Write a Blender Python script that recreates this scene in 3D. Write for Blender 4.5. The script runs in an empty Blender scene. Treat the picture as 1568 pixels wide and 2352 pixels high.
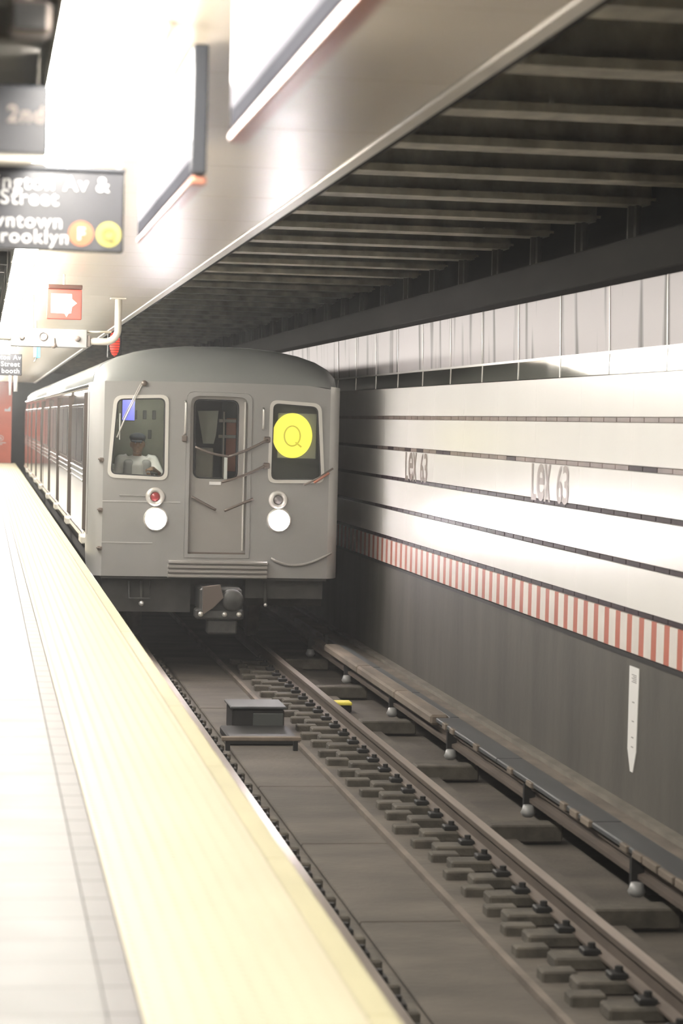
import bpy, bmesh, math, random
from mathutils import Matrix, Vector
random.seed(7)
PI = math.pi
scene = bpy.context.scene
C = scene.collection

# ------------------------------------------------------------------ camera
F = 5300.0; VX, VY = -43.0, 951.0; ROLL = math.radians(1.4)
W_, H_ = 1568.0, 2352.0
d = Vector(((VX - W_/2)/F, -(VY - H_/2)/F, -1.0)).normalized()
u = Vector((math.sin(ROLL), math.cos(ROLL), 0.0)); u.z = -(u.x*d.x + u.y*d.y)/d.z; u.normalize()
r = d.cross(u)
camd = bpy.data.cameras.new('camera'); cam = bpy.data.objects.new('camera', camd); C.objects.link(cam)
cam.matrix_world = Matrix((r, d, u)).to_4x4()
camd.sensor_fit = 'VERTICAL'; camd.sensor_height = 36.0; camd.sensor_width = 24.0
camd.lens = F/H_*36.0
camd.clip_start = 0.1; camd.clip_end = 300
camd.dof.use_dof = True; camd.dof.focus_distance = 25.0; camd.dof.aperture_fstop = 2.9
scene.camera = cam

# ------------------------------------------------------------------ world / view
w = bpy.data.worlds.new('world'); scene.world = w; w.use_nodes = True
w.node_tree.nodes['Background'].inputs[0].default_value = (1.0, 0.97, 0.92, 1)
w.node_tree.nodes['Background'].inputs[1].default_value = 0.02
wv = w.node_tree.nodes.new('ShaderNodeVolumeScatter')            # thin haze added to veil the distance and lift the blacks
wv.inputs['Density'].default_value = 0.0019; wv.inputs['Anisotropy'].default_value = 0.6
w.node_tree.links.new(wv.outputs[0], w.node_tree.nodes['World Output'].inputs['Volume'])
vs = scene.view_settings
vs.view_transform = 'Standard'; vs.look = 'None'; vs.gamma = 1.0; vs.use_curve_mapping = False
vs.exposure = 0.12
scene.cycles.use_light_tree = False; scene.cycles.max_bounces = 7; scene.cycles.diffuse_bounces = 4; scene.cycles.glossy_bounces = 3; scene.cycles.transmission_bounces = 4; scene.cycles.transparent_max_bounces = 8
LAMP = 62.0          # strength of the fluorescent diffusers
HEADLIGHT = 240.0

# ------------------------------------------------------------------ materials
def mat(name, col, rough=0.6, metal=0.0, var=0.0, vscale=(6, 6, 6), dark=None, bump=0.0, bscale=40.0, emit=None, estr=0.0, spec=0.5, lo=0.35, hi=0.7, rvar=0.0):
    m = bpy.data.materials.new(name); m.use_nodes = True
    nt = m.node_tree; b = nt.nodes['Principled BSDF']
    b.inputs['Base Color'].default_value = (*col, 1); b.inputs['Roughness'].default_value = rough
    b.inputs['Metallic'].default_value = metal; b.inputs['Specular IOR Level'].default_value = spec
    if emit:
        b.inputs['Emission Color'].default_value = (*emit, 1); b.inputs['Emission Strength'].default_value = estr
    if var > 0 or bump > 0 or rvar > 0:
        geo = nt.nodes.new('ShaderNodeNewGeometry')
    if var > 0 or rvar > 0:
        mp = nt.nodes.new('ShaderNodeMapping'); mp.inputs['Scale'].default_value = vscale
        nt.links.new(geo.outputs['Position'], mp.inputs['Vector'])
        nz = nt.nodes.new('ShaderNodeTexNoise'); nz.inputs['Scale'].default_value = 1.0; nz.inputs['Detail'].default_value = 5.0
        nt.links.new(mp.outputs[0], nz.inputs['Vector'])
        rp = nt.nodes.new('ShaderNodeValToRGB')
        dk = dark or tuple(c*(1 - var) for c in col)
        rp.color_ramp.elements[0].color = (*dk, 1); rp.color_ramp.elements[0].position = lo
        rp.color_ramp.elements[1].color = (*col, 1); rp.color_ramp.elements[1].position = hi
        nt.links.new(nz.outputs['Fac'], rp.inputs[0])
        if var > 0: nt.links.new(rp.outputs[0], b.inputs['Base Color'])
        if rvar > 0:
            mr = nt.nodes.new('ShaderNodeMapRange'); mr.inputs[3].default_value = max(0, rough - rvar); mr.inputs[4].default_value = rough + rvar
            nt.links.new(nz.outputs['Fac'], mr.inputs[0]); nt.links.new(mr.outputs[0], b.inputs['Roughness'])
    if bump > 0:
        n2 = nt.nodes.new('ShaderNodeTexNoise'); n2.inputs['Scale'].default_value = bscale; n2.inputs['Detail'].default_value = 4.0
        nt.links.new(geo.outputs['Position'], n2.inputs['Vector'])
        bp = nt.nodes.new('ShaderNodeBump'); bp.inputs['Strength'].default_value = bump; bp.inputs['Distance'].default_value = 0.02
        nt.links.new(n2.outputs['Fac'], bp.inputs['Height']); nt.links.new(bp.outputs[0], b.inputs['Normal'])
    return m

def glass_mat(name, tint, refl=0.08):
    m = bpy.data.materials.new(name); m.use_nodes = True
    nt = m.node_tree; nt.nodes.clear()
    o = nt.nodes.new('ShaderNodeOutputMaterial'); mx = nt.nodes.new('ShaderNodeMixShader')
    t = nt.nodes.new('ShaderNodeBsdfTransparent'); t.inputs[0].default_value = (*tint, 1)
    g = nt.nodes.new('ShaderNodeBsdfGlossy'); g.inputs['Roughness'].default_value = 0.03
    fr = nt.nodes.new('ShaderNodeFresnel'); fr.inputs[0].default_value = 1.0 + refl*6
    nt.links.new(fr.outputs[0], mx.inputs[0]); nt.links.new(t.outputs[0], mx.inputs[1]); nt.links.new(g.outputs[0], mx.inputs[2])
    nt.links.new(mx.outputs[0], o.inputs[0])
    return m

M = dict(
    tile_floor=mat('floor tile', (0.178, 0.175, 0.171), 0.5, var=0.08, vscale=(3, 3, 3), rvar=0.08),
    grout=mat('grout', (0.16, 0.156, 0.152), 0.8),
    border=mat('border tile', (0.135, 0.127, 0.128), 0.5, var=0.1, vscale=(4, 4, 4)),
    yellow=mat('tactile yellow', (0.46, 0.422, 0.30), 0.5, var=0.07, vscale=(3, 1.2, 3), rvar=0.1),
    yellow_edge=mat('edge yellow', (0.45, 0.42, 0.265), 0.45, var=0.12, vscale=(6, 2, 6)),
    edge_dark=mat('platform edge rubber', (0.10, 0.09, 0.08), 0.5, var=0.4),
    concrete_plat=mat('platform concrete', (0.10, 0.095, 0.085), 0.8, var=0.4, vscale=(2, 2, 2)),
    wall_white=mat('wall white enamel', (0.86, 0.84, 0.81), 0.26, var=0.03, vscale=(1.5, 1.5, 0.6)),
    wall_joint=mat('wall joint', (0.55, 0.52, 0.49), 0.6),
    tile_brown=mat('brown tile', (0.28, 0.22, 0.20), 0.35, var=0.4, vscale=(3, 3, 3)),
    tile_dark=mat('dark tile', (0.032, 0.018, 0.024), 0.55, spec=0.3, var=0.3, vscale=(5, 5, 5)),
    red_stripe=mat('red stripe tile', (0.50, 0.16, 0.11), 0.4, var=0.15, vscale=(4, 4, 4)),
    white_stripe=mat('white stripe tile', (0.74, 0.70, 0.65), 0.4, var=0.1, vscale=(4, 4, 4)),
    letter_grey=mat('letter grey', (0.27, 0.225, 0.20), 0.4, var=0.2, vscale=(8, 8, 8)),
    concrete_wall=mat('lower wall concrete', (0.092, 0.086, 0.073), 0.7, var=0.35, vscale=(2, 2.5, 0.5), bump=0.15, bscale=12),
    panel=mat('upper steel panel', (0.40, 0.375, 0.385), 0.5, metal=0.15, var=0.5, vscale=(1, 4.5, 0.35), dark=(0.085, 0.078, 0.074), lo=0.35, hi=0.45),
    polished=mat('polished steel band', (0.62, 0.60, 0.55), 0.07, metal=1.0, rvar=0.05, vscale=(2, 2, 2)),
    seam=mat('panel seam steel', (0.80, 0.78, 0.75), 0.3, metal=0.6),
    girder=mat('girder paint', (0.018, 0.017, 0.015), 0.9, spec=0.1, var=0.3, vscale=(1, 1, 3)),
    stub=mat('stub column paint', (0.075, 0.07, 0.06), 0.8),
    beam=mat('beam paint', (0.42, 0.385, 0.30), 0.65, var=0.45, vscale=(5, 3, 3), bump=0.2, bscale=15),
    roof_dark=mat('track ceiling black', (0.055, 0.053, 0.047), 0.9, var=0.4, vscale=(1, 1, 1)),
    soffit=mat('soffit enamel', (0.50, 0.43, 0.335), 0.32, var=0.09, vscale=(0.8, 2.2, 1), rvar=0.05),
    soffit_trim=mat('soffit trim', (0.60, 0.56, 0.50), 0.4, var=0.1),
    ceil_left=mat('ceiling left', (0.15, 0.14, 0.125), 0.7, var=0.3, vscale=(2, 2, 2)),
    lamp=mat('lamp diffuser', (0.9, 0.9, 0.9), 0.5, emit=(1.0, 0.95, 0.875), estr=LAMP),
    lamp_metal=mat('lamp housing', (0.40, 0.38, 0.34), 0.5),
    shield=mat('lamp shield', (0.16, 0.15, 0.13), 0.6),
    trackbed=mat('track slab', (0.108, 0.093, 0.075), 0.85, var=0.45, vscale=(1.2, 2.2, 1.2), bump=0.3, bscale=18),
    block=mat('tie block', (0.10, 0.088, 0.070), 0.85, var=0.5, vscale=(7, 7, 7), bump=0.3),
    ledge=mat('dusty ledge', (0.19, 0.16, 0.13), 0.9, var=0.4, vscale=(5, 2, 5), bump=0.3),
    iron=mat('dark iron', (0.012, 0.0115, 0.011), 0.6, var=0.3),
    rail=mat('rail web', (0.13, 0.105, 0.085), 0.6, metal=0.3, var=0.3, vscale=(8, 2, 8)),
    rail_head=mat('rail head', (0.46, 0.40, 0.35), 0.33, metal=0.75, var=0.2, vscale=(20, 1, 20)),
    board=mat('cover board', (0.062, 0.066, 0.068), 0.6, var=0.3, vscale=(6, 1, 6)),
    board_dust_lit=mat('dusty board', (0.19, 0.155, 0.12), 0.85, var=0.4, vscale=(5, 1.5, 5)),
    insulator=mat('insulator porcelain', (0.24, 0.24, 0.235), 0.35),
    curb=mat('curb', (0.20, 0.18, 0.15), 0.7, var=0.35, vscale=(3, 3, 3)),
    yellow_tag=mat('yellow tag', (0.75, 0.66, 0.10), 0.5),
    steel=mat('car stainless', (0.62, 0.61, 0.60), 0.17, metal=0.92, rvar=0.05, vscale=(3, 1, 3)),
    steel_side=mat('car side stainless', (0.66, 0.65, 0.64), 0.10, metal=0.95, rvar=0.04, vscale=(1, 0.6, 1)),
    car_front=mat('front grey paint', (0.315, 0.31, 0.295), 0.42, metal=0.25, var=0.06, vscale=(2, 2, 2)),
    car_roof=mat('roof grey', (0.25, 0.26, 0.25), 0.42, metal=0.2, var=0.08, vscale=(2, 1, 2)),
    corner=mat('corner post', (0.46, 0.455, 0.44), 0.35, metal=0.3),
    jamb=mat('door jamb', (0.17, 0.14, 0.12), 0.4, metal=0.4), side_jamb=mat('side door jamb', (0.06, 0.046, 0.038), 0.6),
    door_grey=mat('front door', (0.34, 0.325, 0.30), 0.4, metal=0.35),
    frame_light=mat('window frame', (0.66, 0.64, 0.59), 0.35, metal=0.4),
    rubber=mat('rubber', (0.035, 0.035, 0.034), 0.6),
    side_glass=mat('side window glass', (0.05, 0.05, 0.052), 0.06, metal=0.0, spec=0.9),
    glass=glass_mat('cab glass', (0.90, 0.90, 0.87), 0.05),
    cab_wall=mat('cab wall', (0.20, 0.20, 0.165), 0.6, var=0.15),
    cab_dark=mat('cab dark', (0.06, 0.065, 0.062), 0.6),
    screen_blue=mat('blue screen', (0.1, 0.1, 0.3), 0.4, emit=(0.22, 0.24, 1.0), estr=0.95),
    headlight=mat('headlight lens', (0.9, 0.9, 0.9), 0.2, emit=(1.0, 0.93, 0.95), estr=HEADLIGHT),
    marker_red=mat('red marker lens', (0.30, 0.05, 0.05), 0.25),
    marker_clear=mat('dull marker lens', (0.16, 0.15, 0.14), 0.25),
    q_yellow=mat('route disc', (0.9, 0.85, 0.1), 0.5, emit=(1.0, 0.92, 0.12), estr=0.98),
    q_letter=mat('route letter', (0.45, 0.42, 0.08), 0.5, emit=(0.70, 0.62, 0.06), estr=0.75),
    under=mat('underframe', (0.055, 0.053, 0.048), 0.8, var=0.3),
    coupler=mat('coupler iron', (0.085, 0.085, 0.08), 0.5, metal=0.3, var=0.4, vscale=(9, 9, 9)),
    pale=mat('pale panel', (0.50, 0.52, 0.48), 0.6),
    white=mat('white paint', (0.80, 0.79, 0.77), 0.4),
    box_white=mat('equipment white', (0.34, 0.34, 0.335), 0.5),
    cap_brown=mat('sign cap brown', (0.09, 0.045, 0.035), 0.6, spec=0.1),
    sign_white=mat('sign white', (0.62, 0.62, 0.63), 0.5, spec=0.1),
    sign_grey=mat('sign grey', (0.12, 0.12, 0.135), 0.8, spec=0.0), sign_slate=mat('sign slate', (0.035, 0.036, 0.042), 0.8, spec=0.0),
    sign_navy=mat('sign navy', (0.017, 0.020, 0.027), 0.4),
    sign_black=mat('sign black', (0.022, 0.024, 0.030), 0.25),
    sign_red=mat('sign red', (0.45, 0.075, 0.055), 0.4),
    sign_brown=mat('sign lower rail', (0.42, 0.17, 0.11), 0.3),
    text_white=mat('lettering white', (0.55, 0.55, 0.55), 0.4),
    orange=mat('orange disc', (0.36, 0.11, 0.045), 0.4),
    yellow_disc=mat('yellow disc', (0.34, 0.31, 0.065), 0.4),
    dull_yellow=mat('dull yellow', (0.14, 0.125, 0.025), 0.4),
    red_wall=mat('red end wall', (0.60, 0.14, 0.08), 0.4, var=0.15, vscale=(2, 2, 2)),
    cream=mat('cream pipe', (0.62, 0.58, 0.50), 0.4),
    cyan=mat('cyan screen', (0.1, 0.5, 0.8), 0.4, emit=(0.12, 0.68, 1.0), estr=1.3),
    red_glow=mat('red glow', (0.5, 0.05, 0.03), 0.4, emit=(1.0, 0.06, 0.03), estr=0.7),  # emission stands in for red light reflected on the beams
    skin=mat('skin', (0.30, 0.185, 0.12), 0.5),
    shirt=mat('white shirt', (0.78, 0.78, 0.80), 0.8),
    vest=mat('grey vest', (0.40, 0.40, 0.42), 0.8),
    cap=mat('navy cap', (0.035, 0.04, 0.055), 0.8),
    wall_grey=mat('back wall tile', (0.48, 0.46, 0.44), 0.35, var=0.15, vscale=(1, 1, 1)),
    seat=mat('cab seat', (0.04, 0.04, 0.05), 0.7),
    digit=mat('marker ticks', (0.30, 0.29, 0.28), 0.6),
)

# ------------------------------------------------------------------ builders
class MB:
    def __init__(self): self.v = []; self.f = []; self.s = []
    def add(self, vs, fs, smooth=False):
        n = len(self.v); self.v += [tuple(x) for x in vs]; self.f += [tuple(i + n for i in f) for f in fs]; self.s += [smooth]*len(fs)
        return self
    def box(self, x0, x1, y0, y1, z0, z1):
        return self.add([(x0, y0, z0), (x1, y0, z0), (x1, y1, z0), (x0, y1, z0), (x0, y0, z1), (x1, y0, z1), (x1, y1, z1), (x0, y1, z1)],
                        [(0, 3, 2, 1), (4, 5, 6, 7), (0, 1, 5, 4), (1, 2, 6, 5), (2, 3, 7, 6), (3, 0, 4, 7)])
    def bevel_box(self, x0, x1, y0, y1, z0, z1, b):
        bm = bmesh.new(); bmesh.ops.create_cube(bm, size=1)
        for v in bm.verts: v.co = Vector(((x0+x1)/2 + v.co.x*(x1-x0), (y0+y1)/2 + v.co.y*(y1-y0), (z0+z1)/2 + v.co.z*(z1-z0)))
        bmesh.ops.bevel(bm, geom=bm.edges[:], offset=b, segments=1, affect='EDGES')
        bm.verts.index_update(); self.add([v.co[:] for v in bm.verts], [[v.index for v in f.verts] for f in bm.faces]); bm.free()
        return self
    def prism_y(self, prof, y0, y1, caps=True, closed=True, smooth=False):   # prof: list of (x, z)
        n = len(prof); vs = [(x, y0, z) for x, z in prof] + [(x, y1, z) for x, z in prof]
        fs = [(i, (i+1) % n, (i+1) % n + n, i + n) for i in range(n if closed else n-1)]
        self.add(vs, fs, smooth)
        if caps: self.add(vs, [tuple(range(n))[::-1], tuple(range(n, 2*n))])
        return self
    def tube(self, pts, rad, seg=10, smooth=True):
        pts = [Vector(p) for p in pts]; rads = rad if isinstance(rad, (list, tuple)) else [rad]*len(pts)
        rings = []; up = Vector((0.13, 0.31, 0.94)).normalized()
        for i, p in enumerate(pts):
            t = (pts[min(i+1, len(pts)-1)] - pts[max(i-1, 0)]).normalized()
            a = t.cross(up)
            if a.length < 1e-3: a = t.cross(Vector((1, 0, 0)))
            a.normalize(); b = t.cross(a)
            rings.append([p + (a*math.cos(2*PI*k/seg) + b*math.sin(2*PI*k/seg))*rads[i] for k in range(seg)])
        vs = [v for ring in rings for v in ring]; fs = []
        for i in range(len(pts)-1):
            for k in range(seg):
                fs.append((i*seg + k, i*seg + (k+1) % seg, (i+1)*seg + (k+1) % seg, (i+1)*seg + k))
        self.add(vs, fs, smooth)
        n = (len(pts)-1)*seg
        self.add(vs, [tuple(range(seg))[::-1], tuple(range(n, n+seg))])
        return self
    def lathe(self, c, axis, prof, seg=24, smooth=True):                    # prof: list of (radius, along axis)
        c = Vector(c); ax = Vector(axis).normalized(); a = ax.orthogonal().normalized(); b = ax.cross(a)
        vs = []; fs = []
        for rr, h in prof:
            for k in range(seg): vs.append(c + ax*h + (a*math.cos(2*PI*k/seg) + b*math.sin(2*PI*k/seg))*rr)
        for i in range(len(prof)-1):
            for k in range(seg): fs.append((i*seg + k, i*seg + (k+1) % seg, (i+1)*seg + (k+1) % seg, (i+1)*seg + k))
        return self.add(vs, fs, smooth)
    def ball(self, c, rad, seg=16, rings=10):
        rx, ry, rz = rad if isinstance(rad, (tuple, list)) else (rad,)*3
        vs = []; fs = []
        for i in range(rings+1):
            th = PI*i/rings
            for k in range(seg):
                ph = 2*PI*k/seg
                vs.append((c[0] + rx*math.sin(th)*math.cos(ph), c[1] + ry*math.sin(th)*math.sin(ph), c[2] + rz*math.cos(th)))
        for i in range(rings):
            for k in range(seg): fs.append((i*seg + k, (i+1)*seg + k, (i+1)*seg + (k+1) % seg, i*seg + (k+1) % seg))
        return self.add(vs, fs, True)
    def mesh(self, name, off=(0, 0, 0), merge=True):
        me = bpy.data.meshes.new(name)
        me.from_pydata([(v[0]-off[0], v[1]-off[1], v[2]-off[2]) for v in self.v], [], self.f)
        me.polygons.foreach_set('use_smooth', self.s)
        bm = bmesh.new(); bm.from_mesh(me)
        if merge: bmesh.ops.remove_doubles(bm, verts=bm.verts, dist=1e-5)
        bmesh.ops.recalc_face_normals(bm, faces=bm.faces); bm.to_mesh(me); bm.free()
        return me

WL = {}                                            # world location of every object built here
def link(name, me, m, parent=None, loc=(0, 0, 0)):
    o = bpy.data.objects.new(name, me); C.objects.link(o)
    if me is not None and m is not None and not me.materials: me.materials.append(M[m])
    WL[o] = Vector(loc)
    if parent is not None:
        o.parent = parent; o.location = Vector(loc) - WL[parent]
    else: o.location = loc
    return o
def build(name, mb, m, parent=None, loc=None):     # mesh given in world coordinates
    l = Vector(loc) if loc is not None else (WL[parent] if parent is not None else Vector((0, 0, 0)))
    return link(name, mb.mesh(name, l), m, parent, l)
def tag(o, label, cat, group=None):
    o['label'] = label; o['category'] = cat
    if group: o['group'] = group
    return o
def thing(name, label, cat, loc, group=None):
    return tag(link(name, None, None, None, loc), label, cat, group)
def struct(o): o['kind'] = 'structure'; return o
def box(*a): return MB().box(*a)

def poly_curve(outlines, depth):
    """filled 2-D outlines (holes where nested) -> list of verts/faces in the XY plane, thickness depth"""
    cu = bpy.data.curves.new('c', 'CURVE'); cu.dimensions = '2D'; cu.fill_mode = 'BOTH'; cu.extrude = depth/2
    for pts in outlines:
        s = cu.splines.new('POLY'); s.points.add(len(pts)-1); s.use_cyclic_u = True
        for p, q in zip(s.points, pts): p.co = (q[0], q[1], 0, 1)
    return curve_mesh(cu)
def curve_mesh(cu):
    o = bpy.data.objects.new('tmp', cu); C.objects.link(o)
    dg = bpy.context.evaluated_depsgraph_get()
    me = bpy.data.meshes.new_from_object(o.evaluated_get(dg))
    bpy.data.objects.remove(o); bpy.data.curves.remove(cu)
    out = ([v.co.copy() for v in me.vertices], [tuple(p.vertices) for p in me.polygons]); bpy.data.meshes.remove(me)
    return out
def text_geo(s, size, depth=0.004, bold=0.0, align='LEFT'):
    cu = bpy.data.curves.new('t', 'FONT'); cu.body = s; cu.size = size; cu.extrude = depth/2; cu.offset = bold; cu.align_x = align; cu.space_character = 1.13
    return curve_mesh(cu)
def plate(outlines, y, depth):                     # outlines in (x, z), plate facing -Y, front surface at y
    vs, fs = poly_curve(outlines, depth)
    return MB().add([(v.x, y + depth/2 - v.z, v.y) for v in vs], fs)
def text_front(s, size, x, y, z, bold=0.0, depth=0.004, sx=1.0, align='LEFT'):   # lettering facing -Y
    vs, fs = text_geo(s, size, depth, bold, align)
    return MB().add([(x + v.x*sx, y - v.z, z + v.y) for v in vs], fs)
def words(mb, gap):                                # split lettering into its words by the gaps along x
    par = list(range(len(mb.v)))
    def find(a):
        while par[a] != a: par[a] = par[par[a]]; a = par[a]
        return a
    key = {}
    for i, v in enumerate(mb.v):
        k = (round(v[0], 5), round(v[2], 5))
        if k in key: par[find(i)] = find(key[k])
        else: key[k] = i
    for f in mb.f:
        for q in f[1:]: par[find(q)] = find(f[0])
    isl = {}
    for f in mb.f: isl.setdefault(find(f[0]), []).append(f)
    ext = sorted((min(mb.v[i][0] for f in fs for i in f), max(mb.v[i][0] for f in fs for i in f), fs) for fs in isl.values())
    out = []; right = None
    for a, b, fs in ext:
        if right is None or a - right > gap: out.append([]); right = b
        out[-1] += fs; right = max(right, b)
    res = []
    for fs in out:
        m2 = MB(); used = sorted({i for f in fs for i in f}); ix = {i: k for k, i in enumerate(used)}
        m2.add([mb.v[i] for i in used], [tuple(ix[i] for i in f) for f in fs]); res.append(m2)
    return res
def rquad(pts, rad, seg=5):                        # rounded polygon
    out = []; n = len(pts)
    for i in range(n):
        p = Vector(pts[i]); a = (Vector(pts[i-1]) - p); b = (Vector(pts[(i+1) % n]) - p)
        a.normalize(); b.normalize()
        rr = rad[i] if isinstance(rad, (list, tuple)) else rad
        p0 = p + a*rr; p1 = p + b*rr
        for k in range(seg+1):
            t = k/seg; q = p0*(1-t)**2 + p*2*t*(1-t) + p1*t*t
            out.append((q.x, q.y))
    return out
def inset(pts, dx):
    cx = sum(p[0] for p in pts)/len(pts); cz = sum(p[1] for p in pts)/len(pts)
    return [(p[0] - math.copysign(dx, p[0]-cx), p[1] - math.copysign(dx, p[1]-cz)) for p in pts]
def circ(cx, cz, rx, rz=None, n=32):
    rz = rz or rx
    return [(cx + rx*math.cos(2*PI*k/n), cz + rz*math.sin(2*PI*k/n)) for k in range(n)]

Y0, Y1 = -12.0, 79.0
ZP = -1.63                                          # platform level
XE = 1.165                                          # platform edge
def zc(y): return 1.30 - 0.0025*y                   # platform ceiling level
XW = 4.8                                            # far wall

# ================================================================== STRUCTURE
# ---- platform floor
floor = struct(build('floor', box(-5, XE-0.03, Y0, Y1, ZP-0.45, ZP-0.003), 'grout'))
tm = MB().bevel_box(-0.151, 0.151, -0.151, 0.151, -0.012, 0, 0.001).mesh('floor_tile')
for j in range(2):
    for i in range(112):
        link('floor_tile', tm, 'tile_floor', floor, (0.366-0.152-0.305*j, 5.2 + 0.305*i, ZP))
build('far_tiles', box(-4.9, 0.366-0.612, Y0, Y1, ZP-0.012, ZP).box(0.366-0.61, 0.366, 5.2+0.305*112-0.15, Y1, ZP-0.012, ZP).box(0.366-0.61, 0.366, Y0, 5.04, ZP-0.012, ZP), 'tile_floor', floor)
bt = MB().bevel_box(-0.046, 0.046, -0.150, 0.150, -0.012, 0.0, 0.002).mesh('border_tile')
for i in range(112): link('border_tile', bt, 'border', floor, (0.414, 5.2 + 0.305*i, ZP))
build('far_border', box(0.368, 0.46, 5.2+0.305*112-0.15, Y1, ZP-0.012, ZP).box(0.368, 0.46, Y0, 5.04, ZP-0.012, ZP), 'border', floor)
# ---- tactile strip: panels with domes, yellow nosing, dark rubbing edge
tac = struct(link('trim_1', None, None, None, (0.462, 0, ZP)))
tac['label'] = 'yellow tactile warning strip along the platform edge'
mb = MB().bevel_box(-0.304, 0.304, -0.305, 0.305, -0.012, 0.004, 0.0008)
for a in range(10):
    for b in range(10):
        cx = -0.304 + 0.0304 + 0.0608*a; cy = -0.304 + 0.0304 + 0.0608*b
        vs = []
        for rr, hh in ((0.012, 0.004), (0.0085, 0.0062)):
            for k in range(6): vs.append((cx + rr*math.cos(k*PI/3), cy + rr*math.sin(k*PI/3), hh))
        mb.add(vs, [(k, (k+1) % 6, 6+(k+1) % 6, 6+k) for k in range(6)] + [tuple(range(6, 12))])
tmesh = mb.mesh('tactile_panel', merge=False)
i = 0; y = 4.9
while y < Y1 - 0.3:
    link('tactile_panel', tmesh, 'yellow', tac, (0.462+0.305, y, ZP)); y += 0.61
build('rear_panel', box(0.463, 1.071, Y0, 4.59, ZP-0.012, ZP+0.004), 'yellow', tac)
for k in range(40):
    build('nosing', MB().bevel_box(1.077, XE, Y0 + k*2.275 + 0.003, Y0 + (k+1)*2.275, ZP-0.03, ZP+0.003, 0.006), 'yellow_edge', tac)
build('rubbing_edge', box(1.075, XE-0.004, Y0, Y1, ZP-0.11, ZP-0.03), 'edge_dark', tac)
struct(build('trim_2', box(-1.0, 1.05, Y0, Y1, -3.05, ZP-0.451), 'concrete_plat'))['label'] = 'dark concrete platform side wall above the track'

# ---- track bed
bed = struct(build('floor_trackbed', box(1.05, 5.0, Y0, 100, -3.4, -3.08).box(3.02, 3.95, Y0, 100, -3.08, -3.03), 'trackbed'))
# slabs of the centre trough
for k in range(9):
    y0 = 6 + k*2.6
    build('trough_slab', MB().bevel_box(2.34, 2.98, y0+0.01, y0+2.59, -3.08, -3.045, 0.01), 'trackbed', bed)
build('trough_lip', box(2.985, 3.03, Y0, 100, -3.08, -3.015), 'ledge', bed)
blk = MB().bevel_box(-0.16, 0.16, -0.10, 0.10, -0.075, 0.0, 0.012).mesh('tie_block')
fa = MB().bevel_box(-0.05, 0.05, -0.055, 0.055, 0, 0.035, 0.006).lathe((0.01, 0, 0.035), (0, 0, 1), [(0.022, 0), (0.022, 0.03), (0.0, 0.03)], 6, False).mesh('fastener')
N_T = 38
for k in range(N_T):
    y = 7.48 + 0.56*k
    jx = random.uniform(-0.02, 0.02)
    link('tie_block', blk, 'block', bed, (3.38+jx, y, -2.955))
    link('tie_block', blk, 'block', bed, (2.08, y, -2.955))
ch = MB().bevel_box(-0.10, 0.10, -0.07, 0.07, -0.03, 0.04, 0.01).mesh('stone_chunk')
for k in range(N_T):
    y = 7.76 + 0.56*k
    link('rubble_chunk', ch, 'block', bed, (3.20 + random.uniform(-0.03, 0.05), y + random.uniform(-.06, .06), -3.01))
# third-rail ties
ti = MB().bevel_box(-0.30, 0.25, -0.11, 0.11, -0.13, 0.0, 0.012).mesh('third_rail_tie')
for k in range(8): link('third_rail_tie', ti, 'block', bed, (4.05, 8.1 + 2.913*k - 0.25, -2.93))
# ledge by the far wall with a curb edge and a small upstand
build('ledge', box(4.50, XW, Y0, 100, -3.08, -2.80), 'ledge', bed)
for k in range(12):
    y0 = 6 + 2.2*k; build('curb_stone', MB().bevel_box(4.44, 4.50, y0+0.004, y0+2.196, -3.0, -2.785, 0.008), 'curb', bed)
build('wall_upstand', box(4.70, XW, Y0, 100, -2.80, -2.765), 'curb', bed)

# ---- running rails
def rail_profile(cx, zt):
    h = [(0.035, 0), (0.036, -0.03), (0.012, -0.045), (0.012, -0.12), (0.065, -0.14), (0.065, -0.155)]
    return [(cx + a, zt + b) for a, b in h] + [(cx - a, zt + b) for a, b in h[::-1]]
ZR = -2.81
for cx, lab, side in ((2.025, 'steel running rail half hidden under the platform edge', 0), (3.54, 'steel running rail with brown flanks in the middle of the trackbed', 1)):
    rl = thing('running_rail', lab, 'rail', (cx, 6, ZR-0.145))
    build('rail_body', MB().prism_y(rail_profile(cx, ZR), Y0, 95), 'rail', rl)
    build('rail_head', box(cx-0.033, cx+0.033, Y0, 95, ZR-0.001, ZR+0.004), 'rail_head', rl)
    for k in range(N_T):
        y = 7.48 + 0.56*k
        for s in (-1, 1):
            o = link('fastener', fa, 'iron', rl, (cx + s*0.10, y + random.uniform(-.01, .01), -2.955))
    if side:
        for k in range(2):
            pass

# ---- third rail with insulators and cover boards
tr = thing('third_rail', 'third rail with dark cover board and white insulators beside the right wall', 'rail', (4.2, 6, -2.93))
build('contact_rail', MB().prism_y([(4.14, -2.83), (4.26, -2.83), (4.26, -2.80), (4.215, -2.79), (4.215, -2.745), (4.245, -2.735), (4.245, -2.715), (4.155, -2.715), (4.155, -2.735), (4.185, -2.745), (4.185, -2.79), (4.14, -2.80)], Y0, 95), 'rail', tr)
for k in range(8):
    y = 8.1 + 2.913*k
    build('insulator', MB().lathe((4.12, y, -2.93), (0, 0, 1), [(0.03, 0), (0.045, 0.01), (0.06, 0.035), (0.05, 0.055), (0.04, 0.09), (0.0, 0.09)], 14), 'insulator', tr)
    build('bracket', box(4.10, 4.34, y+0.06, y+0.11, -2.93, -2.69).box(4.30, 4.34, y+0.02, y+0.14, -2.93, -2.66), 'iron', tr)
seg = [(6.0, 9.2), (9.22, 12.1), (12.12, 15.0), (15.02, 17.9), (17.92, 20.4)]
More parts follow.
